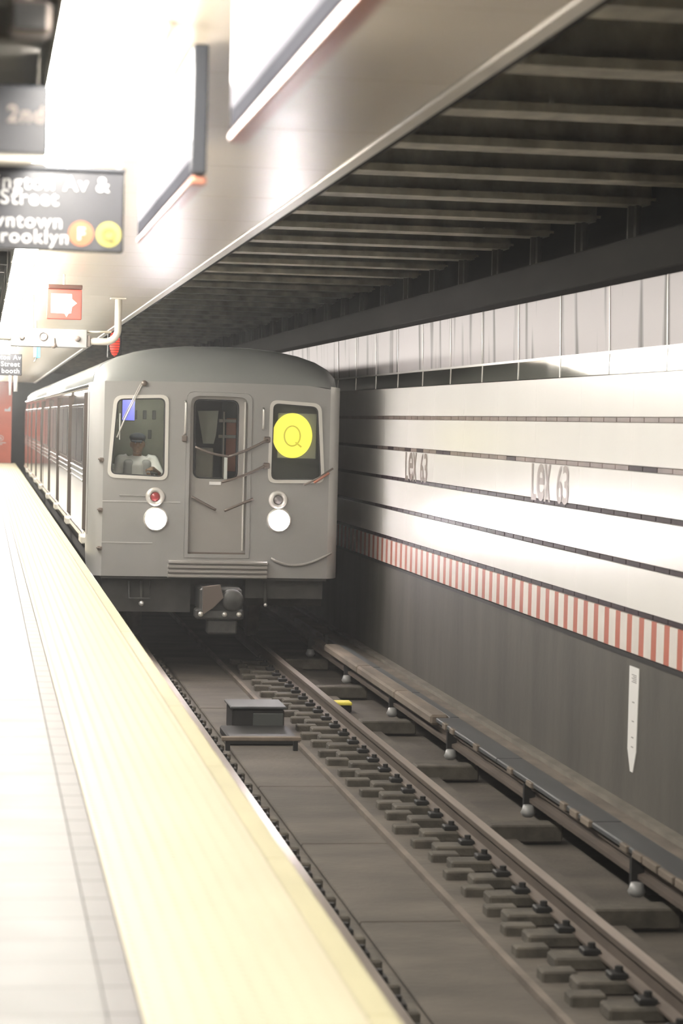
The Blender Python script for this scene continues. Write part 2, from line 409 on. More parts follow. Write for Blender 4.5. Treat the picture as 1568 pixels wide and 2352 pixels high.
for a, b in seg:
    build('cover_board', MB().bevel_box(4.11, 4.33, a, b, -2.685, -2.645, 0.008), 'board', tr)
    n = int((b-a)/0.33)
    for k in range(n):
        if random.random() < 0.55:
            build('board_dust_lit', MB().bevel_box(4.092, 4.128, a + k*0.33, a + k*0.33 + random.uniform(0.12, 0.30), -2.69, -2.648 + random.uniform(0, 0.012), 0.006), 'board_dust_lit', tr)  # paler colour holds both the dust and the light on the board's left edge
for a, b in ((20.45, 22.3), (22.34, 24.6), (24.64, 27.0)):
    build('cover_board', MB().bevel_box(4.07, 4.24, a, b, -2.72, -2.625, 0.02), 'board_dust_lit', tr)
    build('cover_board', MB().bevel_box(4.245, 4.34, a, b, -2.70, -2.645, 0.01), 'board', tr)

# ---- far (right) wall
wall = struct(build('wall_right', box(XW, XW+0.3, Y0, 100, -3.4, 0.42), 'wall_joint'))
wall['label'] = 'white tiled track wall with dark lines and a red striped band'
rows = [0.42, 0.075, -0.285, -0.635, -0.990, -1.345]          # centres of the joint lines; first is the top edge
WA, WB, WS = 9.0, 30.34, 1.524
for rI in range(5):
    zt = rows[rI] - (0.0 if rI == 0 else 0.022); zb = rows[rI+1] + 0.022
    pm = MB().bevel_box(-0.018, 0.0, -WS/2+0.0015, WS/2-0.0015, -(zt-zb)/2, (zt-zb)/2, 0.002).mesh('wall_panel')
    for k in range(14): link('wall_panel', pm, 'wall_white', wall, (XW, WA + WS*(k+0.5), (zt+zb)/2))
    build('far_panels', box(XW-0.018, XW, Y0, WA-0.002, zb, zt).box(XW-0.018, XW, WA+14*WS+0.002, 100, zb, zt), 'wall_white', wall)
    mname = 'tile_brown' if rI < 1 else 'tile_dark'
    dm = MB().bevel_box(-0.014, 0, -0.175, 0.175, -0.0185, 0.0185, 0.002).mesh('joint_tile')
    dm2 = dm.copy()
    for k in range(40):
        y = 13.2 + 0.37*k
        use = 'tile_brown' if rI == 0 or (rI == 1 and random.random() < 0.55) else 'tile_dark'
        link('joint_tile', dm if use == 'tile_brown' else dm2, use, wall, (XW, y, rows[rI+1]))
    build('far_joint_tiles', box(XW-0.014, XW, Y0, 13.2-0.19, rows[rI+1]-0.0185, rows[rI+1]+0.0185).box(XW-0.014, XW, 13.2+0.37*40-0.18, 100, rows[rI+1]-0.0185, rows[rI+1]+0.0185), mname, wall)
# striped band
zt, zb = -1.370, -1.650
ms = {}
for nm, wd in (('red_stripe', 0.125), ('white_stripe', 0.185)):
    ms[nm] = MB().bevel_box(-0.016, 0, -wd/2, wd/2, zb, zt, 0.002).mesh('stripe_tile')
for k in range(50):
    y = 13.1 + 0.315*k
    link('stripe_tile', ms['red_stripe'], 'red_stripe', wall, (XW, y, 0)); link('stripe_tile', ms['white_stripe'], 'white_stripe', wall, (XW, y+0.1575, 0))
mr_, mw_ = MB(), MB()
for k in range(-60, 200):
    if 0 <= k < 50: continue
    y = 13.1 + 0.315*k
    mr_.box(XW-0.016, XW, y-0.0625, y+0.0625, zb, zt); mw_.box(XW-0.016, XW, y+0.065, y+0.25, zb, zt)
build('far_red_stripes', mr_, 'red_stripe', wall)['kind'] = 'stuff'; build('far_white_stripes', mw_, 'white_stripe', wall)['kind'] = 'stuff'
build('ledge_trim', box(XW-0.03, XW, Y0, 100, -1.685, -1.655), 'iron', wall)
build('lower_concrete', box(XW-0.012, XW, Y0, 100, -2.80, -1.69), 'concrete_wall', wall)
# station lettering on the wall, reading towards the camera
def wall_text(s, y, z0, z1, width, bold=0.0):
    vs, fs = text_geo(s, 1.0, 0.006, bold)
    xs = [v.x for v in vs]; zs = [v.y for v in vs]
    fx = width/(max(xs)-min(xs)); fz = (z1-z0)/(max(zs)-min(zs))
    return [(XW-0.019 - abs(v.z), y - (v.x-min(xs))*fx, z0 + (v.y-min(zs))*fz) for v in vs], fs
def wall_letters(y):
    mb = MB()
    for s, dy, wd in (('L', 0, 0.19), ('e', 0.20, 0.27), ('x', 0.46, 0.23), ('6', 0.90, 0.19), ('3', 1.10, 0.20)):
        vs, fs = wall_text(s, y - dy, rows[2]-0.022-0.325, rows[2]-0.026, wd, 0.015)
        mb.add(vs, fs)
    return mb
for yy in (25.85, 19.75): build('station_lettering', wall_letters(yy), 'letter_grey', wall)
# upper steel panels above the tiles: sloping polished lower band and upright upper panel
for k in range(16):
    y0 = 8.16 + WS*(k - 0.0)
    a, b = y0+0.003, y0+WS-0.003
    build('polished_band', MB().prism_y([(4.775, 0.425), (4.778, 0.585), (4.83, 0.585), (4.83, 0.425)], a, b), 'polished', wall)
    build('upper_panel', MB().prism_y([(4.782, 0.60), (4.765, 1.22), (4.84, 1.22), (4.84, 0.60)], a, b), 'panel', wall)
    build('panel_bead', box(4.768, 4.80, a, b, 0.583, 0.603), 'seam', wall)
    build('panel_seam', MB().prism_y([(4.770, 0.425), (4.773, 0.585), (4.758, 1.2), (4.80, 1.2), (4.80, 0.425)], y0-0.006, y0+0.006), 'seam', wall)
build('far_upper_panel', MB().prism_y([(4.745, 0.425), (4.795, 0.60), (4.765, 1.22), (4.84, 1.22), (4.84, 0.425)], Y0, 8.15).prism_y([(4.745, 0.425), (4.795, 0.60), (4.765, 1.22), (4.84, 1.22), (4.84, 0.425)], 8.16+16*WS, 100), 'panel', wall)
# girder, stub columns and dark back wall over the panels
gd = struct(build('trim_3', MB().bevel_box(4.56, 4.90, Y0, 100, 1.105, 1.375, 0.01), 'girder')); gd['label'] = 'dark girder running above the steel wall panels'
YB = [8.9 - 1.545*6 + 1.545*k for k in range(60)]
for y in YB:
    if 6 < y < 60:
        build('stub_column', box(4.74, 4.84, y+0.13, y+0.17, 1.376, 1.70).box(4.78, 4.80, y+0.06, y+0.24, 1.376, 1.70), 'stub', gd)

# ---- track ceiling with cross beams
ct = struct(build('ceiling_track', box(1.82, 5.2, Y0, 100, 2.15, 2.3), 'roof_dark'))
build('upper_wall', box(4.92, 5.2, Y0, 100, 0.43, 2.149), 'girder', ct)
bmm = MB().box(-1.54, 1.50, 0.0, 0.30, 0.0, 0.03).box(-1.54, 1.54, 0.13, 0.17, 0.03, 0.47).box(-1.54, 1.54, 0.0, 0.02, 0.03, 0.05)
for k in range(14): bmm.box(-1.5 + k*0.22, -1.44 + k*0.22 + 0.05*(k % 3), 0.01, 0.06, 0.03, 0.045 + 0.012*(k % 2))
bmm = bmm.mesh('cross_beam')
for y in YB:
    if y > 2: link('cross_beam', bmm, 'beam', ct, (3.37, y, 1.67))
# ---- platform ceiling: soffit panels, edge trim, fascia
ce = struct(build('ceiling', MB().add([(-5, Y0, zc(Y0)+0.03), (1.80, Y0, zc(Y0)+0.03), (1.80, Y1, zc(Y1)+0.03), (-5, Y1, zc(Y1)+0.03), (-5, Y0, 2.2), (1.80, Y0, 2.2), (1.80, Y1, 2.2), (-5, Y1, 2.2)],
    [(0, 1, 2, 3), (7, 6, 5, 4), (0, 4, 5, 1), (1, 5, 6, 2), (2, 6, 7, 3), (3, 7, 4, 0)]), 'soffit_trim'))
y = 3.2
spm = MB().bevel_box(-0.66, 0.66, -0.758, 0.758, 0, 0.028, 0.003).mesh('soffit_panel')
while y < Y1-1:
    o = link('soffit_panel', spm, 'soffit', ce, (1.07, y, zc(y))); o.rotation_euler.x = math.atan(-0.0025); y += WS
build('rear_soffit', box(0.41, 1.73, Y0, 2.43, zc(2), zc(2)+0.02), 'soffit', ce)
build('edge_trim', MB().add([(1.735, Y0, zc(Y0)-0.012), (1.80, Y0, zc(Y0)-0.012), (1.80, Y1, zc(Y1)-0.012), (1.735, Y1, zc(Y1)-0.012), (1.735, Y0, zc(Y0)+0.03), (1.80, Y0, zc(Y0)+0.03), (1.80, Y1, zc(Y1)+0.03), (1.735, Y1, zc(Y1)+0.03)],
    [(0, 1, 2, 3), (7, 6, 5, 4), (0, 4, 5, 1), (1, 5, 6, 2), (2, 6, 7, 3), (3, 7, 4, 0)]), 'soffit_trim', ce)
build('fascia', MB().add([(1.801, Y0, zc(Y0)-0.01), (1.83, Y0, zc(Y0)-0.01), (1.83, Y1, zc(Y1)-0.01), (1.801, Y1, zc(Y1)-0.01), (1.801, Y0, 2.2), (1.83, Y0, 2.2), (1.83, Y1, 2.2), (1.801, Y1, 2.2)],
    [(0, 1, 2, 3), (7, 6, 5, 4), (0, 4, 5, 1), (1, 5, 6, 2), (2, 6, 7, 3), (3, 7, 4, 0)]), 'girder', ce)
build('inner_ceiling', MB().add([(-5, Y0, zc(Y0)), (0.18, Y0, zc(Y0)), (0.18, Y1, zc(Y1)), (-5, Y1, zc(Y1)), (-5, Y0, zc(Y0)+0.02), (0.18, Y0, zc(Y0)+0.02), (0.18, Y1, zc(Y1)+0.02), (-5, Y1, zc(Y1)+0.02)],
    [(0, 1, 2, 3), (7, 6, 5, 4), (0, 4, 5, 1), (1, 5, 6, 2), (2, 6, 7, 3), (3, 7, 4, 0)]), 'ceil_left', ce)
for y in (5.6, 7.4, 9.2, 12, 15, 18): build('ceiling_rib', box(-2, 0.175, y, y+0.12, zc(y)-0.10, zc(y)+0.01), 'ceil_left', ce)
# ---- walls out of sight / at the far end
struct(build('wall_left', box(-5.2, -5, Y0, Y1, ZP, 1.35), 'wall_grey'))
struct(build('wall_back', box(-5.2, 5.2, Y0-0.2, Y0, -3.4, 2.3), 'wall_grey'))
we = struct(build('wall_end', box(0.25, 1.02, Y1, Y1+0.3, -3.3, 1.3), 'red_wall')); we['label'] = 'red wall at the far end of the platform'
struct(build('wall_end_left', box(-5.2, 0.245, Y1, Y1+0.3, -3.3, 1.3), 'wall_grey'))
struct(build('wall_tunnel', box(1.0, 5.2, 100, 100.3, -3.4, 2.3), 'roof_dark'))

# ================================================================== LAMPS
lamp_proto = None
y = -11.5; n = 0
while y < 76:
    z = zc(y+1.2)
    if lamp_proto is None:
        t = thing('strip_light', 'glowing fluorescent strip light in the long row under the platform ceiling', 'light', (0.28, y, z), 'strip lights in a row along the platform ceiling')
        build('housing', MB().bevel_box(0.192, 0.40, y, y+2.42, z-0.035, z-0.004, 0.006), 'lamp_metal', t)
        build('diffuser', MB().prism_y([(0.215, z-0.036), (0.22, z-0.13), (0.245, z-0.155), (0.33, z-0.155), (0.365, z-0.13), (0.385, z-0.036)], y+0.02, y+2.40), 'lamp', t)
        build('shield', box(0.178, 0.190, y, y+2.42, z-0.24, z-0.004), 'shield', t)
        lamp_proto = t
    else:
        o = lamp_proto.copy(); C.objects.link(o); o.location = (0.28, y, z)
        for chd in lamp_proto.children:
            c2 = chd.copy(); C.objects.link(c2); c2.parent = o
    y += 2.47

# ================================================================== THE TRAIN
YF = 27.2; S = 0.989
def sc(x): return x*S
XC = 2.765; HW = 1.505
def car_profile(rec=0.0):
    side = [(-HW+0.03, -1.60), (-HW+0.005, -1.40), (-HW, -0.75), (-HW+0.005, 0.10), (-HW+0.03, 0.36)]
    if rec: side = [(-HW+0.03, -1.60), (-HW+0.005, -1.40), (-HW+rec, -1.399), (-HW+rec, 0.30), (-HW+0.027, 0.301), (-HW+0.03, 0.36)]
    n = 14; roof = []
    for k in range(1, n):
        a = PI*k/n
        roof.append((-(HW-0.03)*math.copysign(abs(math.cos(a))**0.85, math.cos(a)), 0.40 + 0.475*math.sin(a)**0.85))
    right = [(HW-0.03, 0.36), (HW-0.005, 0.10), (HW, -0.75), (HW-0.005, -1.40), (HW-0.03, -1.60)]
    return [(XC+x, z) for x, z in side + roof + right]
ROOF_Z = 0.36
def car_body(t, ya, yb, doors):
    """side walls and roof as one shell with recessed doorways; returns nothing"""
    body = MB(); roof = MB(); y = ya
    spans = []
    for d0 in doors:
        spans.append((y, d0-1.22, 0)); spans.append((d0-1.22, d0, 0.065)); y = d0
    spans.append((y, yb, 0))
    def low(rec):
        p = [q for q in car_profile(rec)]
        return [q for q in p if q[1] <= ROOF_Z + 1e-6]
    for a, b, rec in spans:
        body.prism_y(low(rec), a, b, caps=False)
    body.box(XC-HW+0.06, XC+HW-0.06, yb-0.04, yb-0.001, -1.6, ROOF_Z)
    rp = [q for q in car_profile() if q[1] >= ROOF_Z - 1e-6]
    roof.prism_y(rp, ya, yb, caps=True, smooth=True)
    build('body_shell', body, 'steel_side', t); build('roof', roof, 'car_roof', t)
    xl = XC - HW
    # cant rail highlight, belt mouldings, sill
    build('cant_rail', MB().tube([(xl+0.02, ya, 0.375), (xl+0.02, yb, 0.375)], 0.03, 8), 'steel', t)
    segs = []; y = ya
    for d0 in doors: segs.append((y, d0-1.22)); y = d0
    segs.append((y, yb))
    for a, b in segs:
        if b - a < 0.25: continue
        for z in (-0.66, -0.73, -0.80): build('belt_moulding', MB().bevel_box(xl-0.014, xl+0.002, a+0.01, b-0.01, z-0.014, z+0.014, 0.006), 'steel', t)
        # windows between the doors
        if b - a > 2.0:
            n = 2; wl = (b-a-0.5)/n
            for k in range(n):
                wa = a + 0.2 + k*(wl+0.1)
                f = build('side_window', MB().bevel_box(xl-0.012, xl+0.006, wa, wa+wl, -0.60, 0.16, 0.01), 'steel', t)
                build('pane', MB().bevel_box(xl-0.015, xl+0.0, wa+0.04, wa+wl-0.04, -0.56, 0.12, 0.004), 'side_glass', f)
        build('sill', MB().bevel_box(xl-0.01, xl+0.05, a, b, -1.50, -1.43, 0.008), 'steel', t)
    for d0 in doors:
        for k in range(2):
            a = d0 - 1.21 + k*0.605
            dr = build('side_door', MB().bevel_box(xl+0.050, xl+0.068, a+0.004, a+0.601, -1.39, 0.295, 0.004), 'steel_side', t)
            build('door_pane', MB().bevel_box(xl+0.046, xl+0.052, a+0.12, a+0.48, -0.60, 0.14, 0.002), 'side_glass', dr)
        build('door_jamb', box(xl-0.004, xl+0.068, d0-0.014, d0-0.001, -1.395, 0.295), 'side_jamb', t); build('door_jamb', box(xl+0.002, xl+0.068, d0-1.219, d0-1.208, -1.395, 0.295), 'side_jamb', t)
        build('threshold', MB().bevel_box(xl-0.04, xl+0.03, d0-0.62, d0+0.05, -1.545, -1.455, 0.012), 'frame_light', t)
    build('underframe', box(xl+0.12, xl+2*HW-0.12, ya+0.3, yb-0.2, -2.25, -1.602).box(xl+0.05, xl+0.12, ya+0.5, yb-0.3, -1.78, -1.62), 'under', t)

c1 = thing('subway_car', 'leading grey steel subway car with lit headlights and yellow Q disc', 'train', (XC, YF, -1.9))
D1 = [28.75, 33.8, 38.9, 43.7]
car_body(c1, YF+0.42, 47.1, D1)
c2 = thing('subway_car', 'second steel subway car coupled behind the leading one', 'train', (XC, 47.5, -1.9))
car_body(c2, 47.5, 67.4, [49.3, 54.0, 58.8, 63.4])
build('end_wall', box(XC-1.45, XC+1.45, 47.45, 47.52, -1.6, 0.3), 'steel', c2)

# ---- front of the leading car
def P(*pts): return [(sc(x), sc(z)) for x, z in pts]
lw = P((1.552, 0.262), (2.203, 0.286), (2.209, -0.739), (1.485, -0.715))
rw = P((3.415, 0.257), (4.039, 0.225), (4.099, -0.732), (3.407, -0.746))
XL, XR = 1.425, 4.105
ZB, ZT = -1.865, 0.425
dr_o = [(sc(2.42), sc(-1.655)), (sc(2.42), sc(0.330)), (sc(3.205), sc(0.322)), (sc(3.205), sc(-1.655))]
outline = [(XL, ZB), (XL, ZT)] + [(XL + (XR-XL)*k/10, ZT + 0.015*math.sin(PI*k/10)) for k in range(1, 10)] + [(XR, ZT-0.03), (XR, ZB)]
holes = [rquad(inset(lw, 0.012), 0.10), rquad(inset(rw, 0.012), 0.10), rquad(dr_o, [0.005, 0.09, 0.09, 0.005])]
build('front_panel', plate([outline] + holes, YF, 0.10), 'car_front', c1)
# forehead: loft between the top of the front panel and the roof section
rp = [q for q in car_profile() if q[1] >= ROOF_Z - 1e-6]
n = len(rp); mb = MB(); rings = []
for j in range(7):
    tt = j/6; ring = []
    for i, (x, z) in enumerate(rp):
        s_ = i/(n-1); fx = XL + (XR-XL)*((x-XC)/(2*(HW-0.03)) + 0.5); fz = ZT - 0.008 - 0.03*max(0, (s_-0.9)*10)
        e = math.sin(tt*PI/2)
        ring.append((fx*(1-tt**1.2) + x*tt**1.2, YF + 0.005 + 0.44*(1-math.cos(tt*PI/2)) + 0.0, fz*(1-e) + z*e))
    rings.append(ring)
mb.add([v for rg in rings for v in rg], [(j*n+i, j*n+i+1, (j+1)*n+i+1, (j+1)*n+i) for j in range(6) for i in range(n-1)], True)
build('forehead', mb, 'car_roof', c1)
# rounded corner posts
for x0, x1 in ((XL, XC-HW), (XR, XC+HW)):
    mb = MB(); rings = []
    for k in range(7):
        a = k/6*PI/2
        rings.append((x0 + (x1-x0)*math.sin(a), YF + 0.43*(1-math.cos(a))))
    vs = [(x, yy, ZB + (0.10 if i == 6 else 0)) for i, (x, yy) in enumerate(rings)] + [(x, yy, ZT - 0.02*k/6) for k, (x, yy) in enumerate(rings)]
    mb.add(vs, [(k, k+1, 8+k, 7+k) for k in range(6)], True)
    mb.add([(rings[6][0], rings[6][1], ZB+0.1), (rings[6][0], rings[6][1]+0.25, -1.6), (rings[6][0], rings[6][1]+0.25, ZT-0.02), (rings[6][0], rings[6][1], ZT-0.02)], [(0, 1, 2, 3)])
    build('corner_post', mb, 'corner', c1)
build('front_sill', box(XL, XR, YF+0.02, YF+0.3, ZB-0.03, ZB-0.001), 'under', c1)
# faint horizontal seams on the left of the front
for z, xa, xb in ((-0.985, 1.42, 2.34), (-1.47, 1.42, 2.02)): build('front_seam', MB().bevel_box(xa, xb, YF-0.006, YF+0.002, z-0.007, z+0.007, 0.002), 'corner', c1)
build('front_seam', MB().bevel_box(1.62, 2.0, YF-0.012, YF, -0.925, -0.905, 0.004), 'car_front', c1)
# cab windows
for q, nm in ((lw, 'cab_window'), (rw, 'sign_window')):
    f = build(nm, plate([rquad(q, 0.10), rquad(inset(q, 0.040), 0.075)], YF-0.016, 0.035), 'frame_light', c1)
    build('gasket', plate([rquad(inset(q, -0.022), 0.115), rquad(inset(q, 0.0), 0.10)], YF-0.007, 0.02), 'rubber' if nm == 'none' else 'car_front', f)
    build('inner_gasket', plate([rquad(inset(q, 0.038), 0.077), rquad(inset(q, 0.055), 0.065)], YF-0.002, 0.03), 'rubber', f)
    build('pane', plate([rquad(inset(q, 0.04), 0.075)], YF+0.025, 0.006), 'glass', f)
    for k in range(8):
        pass
# front door (recessed)
dwin = P((2.505, 0.249), (3.059, 0.245), (3.060, -0.717), (2.511, -0.712))
fd = build('front_door', plate([inset(dr_o, -0.02), rquad(inset(dwin, 0.004), 0.09)], YF+0.085, 0.05), 'door_grey', c1)
build('window_gasket', plate([rquad(inset(dwin, -0.012), 0.10), rquad(inset(dwin, 0.022), 0.075)], YF+0.076, 0.03), 'rubber', fd)
build('pane', plate([rquad(inset(dwin, 0.02), 0.075)], YF+0.10, 0.006), 'glass', fd)
build('handle', MB().tube([(2.405, YF+0.08, -0.55), (2.415, YF+0.03, -0.57), (2.415, YF+0.03, -0.68), (2.405, YF+0.08, -0.70)], 0.012, 8), 'rubber', fd)
build('name_plate', MB().bevel_box(2.685, 2.825, YF+0.070, YF+0.09, -0.775, -0.735, 0.004), 'white', fd)
build('kick_seam', MB().bevel_box(2.41, 3.16, YF+0.07, YF+0.09, -1.625, -1.575, 0.006), 'jamb', fd)
build('door_rib', MB().bevel_box(3.085, 3.105, YF+0.06, YF+0.09, -1.55, 0.22, 0.005), 'frame_light', fd)
# raised door frame around the opening
build('door_frame', plate([rquad(inset(dr_o, -0.045), [0.01, 0.12, 0.12, 0.01]), rquad(inset(dr_o, -0.002), [0.005, 0.09, 0.09, 0.005])], YF-0.012, 0.03), 'car_front', c1)
# grab rails beside the door
for x, z0, z1 in ((2.375, 0.21, -0.18), (3.30, 0.15, -0.10)):
    build('grab_rail', MB().tube([(x, YF, z0), (x, YF-0.05, z0-0.02), (x, YF-0.05, z1+0.02), (x, YF, z1)], 0.014, 8), 'frame_light', c1)
build('latch', MB().bevel_box(2.34, 2.40, YF-0.05, YF+0.0, -0.27, -0.19, 0.012), 'jamb', c1)
# safety chains in V shapes across the doorway
def sag(a, b, dip, n=9): return [(a[0] + (b[0]-a[0])*k/n, a[1] + (b[1]-a[1])*k/n, a[2] + (b[2]-a[2])*k/n - dip*math.sin(PI*k/n)) for k in range(n+1)]
yy = YF-0.03
for a, b, dp in (((2.50, yy, -0.325), (2.90, yy, -0.43), 0.02), ((2.90, yy, -0.43), (3.36, yy, -0.22), 0.015), ((2.82, yy, -0.735), (3.33, yy, -0.53), 0.02), ((2.47, yy, -0.915), (2.76, yy, -1.065), 0.0), ((2.86, yy, -1.075), (3.20, yy, -0.925), 0.0)):
    build('safety_chain', MB().tube(sag(a, b, dp), 0.016, 7), 'jamb', c1)
build('chain_strap', MB().bevel_box(2.845, 2.885, YF-0.03, YF-0.02, -0.70, -0.43, 0.004), 'pale', c1)
for x, z in ((3.34, -0.53), (3.34, -0.22)): build('chain_eye', MB().bevel_box(x-0.03, x+0.05, YF-0.04, YF, z-0.035, z+0.035, 0.01), 'jamb', c1)
# headlights and marker lights
for x, z in ((2.052, -1.186), (3.515, -1.176)):
    h = build('headlight', MB().lathe((x, YF, z), (0, -1, 0), [(0.145, 0), (0.145, 0.03), (0.128, 0.045), (0.118, 0.03), (0.118, 0.0)], 28), 'frame_light', c1)
    build('lens', MB().lathe((x, YF, z), (0, -1, 0), [(0.118, 0.025), (0.105, 0.045), (0.07, 0.06), (0.03, 0.067), (0.0, 0.068)], 28), 'headlight', h)
for x, z, m in ((2.04, -0.925, 'marker_red'), (3.50, -0.934, 'marker_clear')):
    h = build('marker_light', MB().lathe((x, YF, z), (0, -1, 0), [(0.112, 0), (0.112, 0.03), (0.10, 0.045), (0.062, 0.045), (0.058, 0.02), (0.0, 0.02)], 28), 'frame_light', c1)
    build('lens', MB().lathe((x, YF, z), (0, -1, 0), [(0.058, 0.02), (0.05, 0.04), (0.03, 0.05), (0.0, 0.054)], 20), m, h)
# wipers
wp = build('wiper', MB().tube([(1.865, YF-0.02, 0.405), (1.66, YF-0.05, -0.02), (1.575, YF-0.045, -0.235)], 0.009, 6).tube([(1.845, YF-0.02, 0.405), (1.64, YF-0.05, -0.02)], 0.006, 6), 'frame_light', c1)
build('pivot', MB().lathe((1.885, YF, 0.408), (0, -1, 0), [(0.035, 0), (0.035, 0.03), (0.02, 0.05), (0, 0.05)], 12), 'jamb', wp)
build('blade', MB().bevel_box(1.60, 1.614, YF-0.040, YF-0.02, -0.26, 0.05, 0.003), 'pale', wp)
wp = build('wiper', MB().tube([(4.15, YF-0.02, -0.545), (3.98, YF-0.04, -0.66), (3.80, YF-0.045, -0.75)], 0.012, 6), 'jamb', c1)
build('blade', MB().tube([(4.10, YF-0.05, -0.60), (3.92, YF-0.05, -0.72)], 0.016, 6), 'sign_brown', wp)
# little brackets on the left corner post
for z in (-0.50, -1.09, -1.54):
    build('corner_bracket', MB().bevel_box(1.375, 1.43, YF-0.02, YF+0.03, z-0.025, z+0.025, 0.008).tube([(1.40, YF-0.02, z), (1.40, YF-0.05, z), (1.36, YF-0.05, z+0.01)], 0.010, 6), 'jamb', c1)
# step plate of stacked ridges below the door
stp = build('step_plate', box(2.205, 3.385, YF-0.035, YF+0.02, -1.875, -1.665), 'door_grey', c1)
for k in range(4): build('step_ridge', MB().bevel_box(2.205, 3.385, YF-0.085, YF-0.03, -1.868 + k*0.054, -1.832 + k*0.054, 0.008), 'door_grey', stp)
# air hose draped on the right
pts = [(3.43 + 0.72*k/12, YF-0.03, -1.628 - 0.085*math.sin(PI*(k/12)**0.8) + 0.075*(k/12)**3) for k in range(13)]
build('air_hose', MB().tube(pts, 0.017, 8), 'door_grey', c1)
# coupler and hanging gear
cp = build('coupler', MB().bevel_box(2.57, 3.07, YF-0.25, YF+0.4, -2.26, -1.97, 0.03).bevel_box(2.52, 3.09, YF-0.30, YF-0.05, -2.34, -2.22, 0.02), 'coupler', c1)
build('coupler_hook', MB().prism_y([(2.60, -2.28), (2.60, -1.96), (2.80, -1.93), (2.84, -2.08), (2.72, -2.20)], YF-0.36, YF-0.24), 'jamb', cp)
build('coupler_face', MB().lathe((2.95, YF-0.25, -2.11), (0, -1, 0), [(0.13, 0), (0.13, 0.08), (0.10, 0.10), (0.0, 0.10)], 20), 'coupler', cp)
build('electric_head', MB().bevel_box(2.66, 3.02, YF-0.24, YF+0.0, -2.52, -2.345, 0.02), 'coupler', cp)
for x in (2.58, 2.86, 3.03): build('pin', MB().lathe((x, YF-0.30, -2.28), (0, -1, 0), [(0.03, 0), (0.03, 0.03), (0, 0.035)], 10), 'frame_light', cp)
tl = build('trip_loop', MB().tube([(1.76, YF+0.1, -1.93), (1.76, YF+0.05, -2.13), (2.01, YF+0.05, -2.13), (2.01, YF+0.1, -1.93)], 0.012, 6), 'coupler', c1)
for x, rr in ((1.908, 0.032), (3.383, 0.022)):
    vlv = build('air_valve', MB().tube([(x, YF+0.15, -1.93), (x, YF+0.08, -2.10), (x, YF+0.05, -2.17)], 0.02, 8), 'under', c1)
    build('valve_cap', MB().ball((x, YF+0.03, -2.19), rr, 10, 8), 'seam', vlv)
build('pilot_beam', box(1.45, 2.5, YF+0.2, YF+0.4, -2.3, -1.9), 'under', c1); build('pilot_beam', box(3.15, 4.08, YF+0.15, YF+0.4, -2.12, -1.9), 'under', c1)
for sx in (-0.757, 0.757):
    build('wheel', MB().lathe((XC+sx-0.07, YF+2.6, -2.372), (1, 0, 0), [(0, 0), (0.43, 0), (0.43, 0.03), (0.41, 0.13), (0, 0.13)], 28), 'rail', c1)
# interior
cabx0, cabx1 = 1.36, 2.36
ci = build('cab_interior', box(cabx0, cabx1, YF+1.25, YF+1.30, -1.55, 0.34).box(cabx0-0.02, cabx0, YF+0.11, YF+1.3, -1.55, 0.34).box(cabx1, cabx1+0.02, YF+0.13, YF+1.3, -1.55, 0.34).box(cabx0, cabx1, YF+0.11, YF+1.3, 0.34, 0.36).box(cabx0, cabx1, YF+0.11, YF+1.3, -1.58, -1.55), 'cab_wall', c1)
for x, z in ((1.985, 0.04), (2.10, 0.04), (2.05, -0.20), (1.87, 0.04)): build('wall_slot', MB().bevel_box(x-0.022, x+0.022, YF+1.235, YF+1.25, z-0.055, z+0.055, 0.005), 'cab_dark', ci)
build('dark_header', MB().bevel_box(1.40, 1.62, YF+0.55, YF+0.9, -0.02, 0.30, 0.01), 'cab_dark', ci)
sd = build('cab_screen', MB().bevel_box(1.655, 1.815, YF+0.45, YF+0.48, -0.04, 0.245, 0.006), 'cab_dark', c1)
build('display', box(1.662, 1.808, YF+0.444, YF+0.449, -0.032, 0.238), 'screen_blue', sd)
build('console', MB().prism_y([(cabx0+0.02, -0.95), (cabx0+0.02, -0.76), (cabx1-0.02, -0.76), (cabx1-0.02, -0.95)], YF+0.14, YF+0.42), 'cab_dark', c1)
build('gauge_block', MB().bevel_box(1.47, 1.58, YF+0.22, YF+0.30, -0.76, -0.55, 0.01), 'pale', c1)
for a in (1.50, 1.55):
    for b in (-0.61, -0.66): build('gauge_knob', MB().ball((a, YF+0.215, b), 0.013, 8, 6), 'sign_white', c1)
build('brake_handle', MB().tube([(2.07, YF+0.25, -0.76), (2.07, YF+0.25, -0.655), (2.00, YF+0.22, -0.645)], 0.016, 8), 'cab_dark', c1)
cl = build('cab_fill_light', MB().bevel_box(1.75, 2.2, YF+0.30, YF+0.40, 0.32, 0.339, 0.004), 'white', c1)  # unseen lamp added under the cab roof to brighten the driver
m_cab = mat('cab fill glow', (0.9, 0.9, 0.9), 0.5, emit=(0.98, 1.0, 0.88), estr=170.0); M['cab_fill_glow'] = m_cab
build('tube', MB().tube([(1.78, YF+0.35, 0.31), (2.17, YF+0.35, 0.31)], 0.012, 8), 'cab_fill_glow', cl)
st = build('driver_seat', MB().bevel_box(1.62, 2.10, YF+0.62, YF+1.05, -1.22, -1.12, 0.03).bevel_box(1.64, 2.08, YF+1.03, YF+1.10, -1.15, -0.62, 0.03).tube([(1.86, YF+0.84, -1.55), (1.86, YF+0.84, -1.2)], 0.05, 10), 'seat', c1)
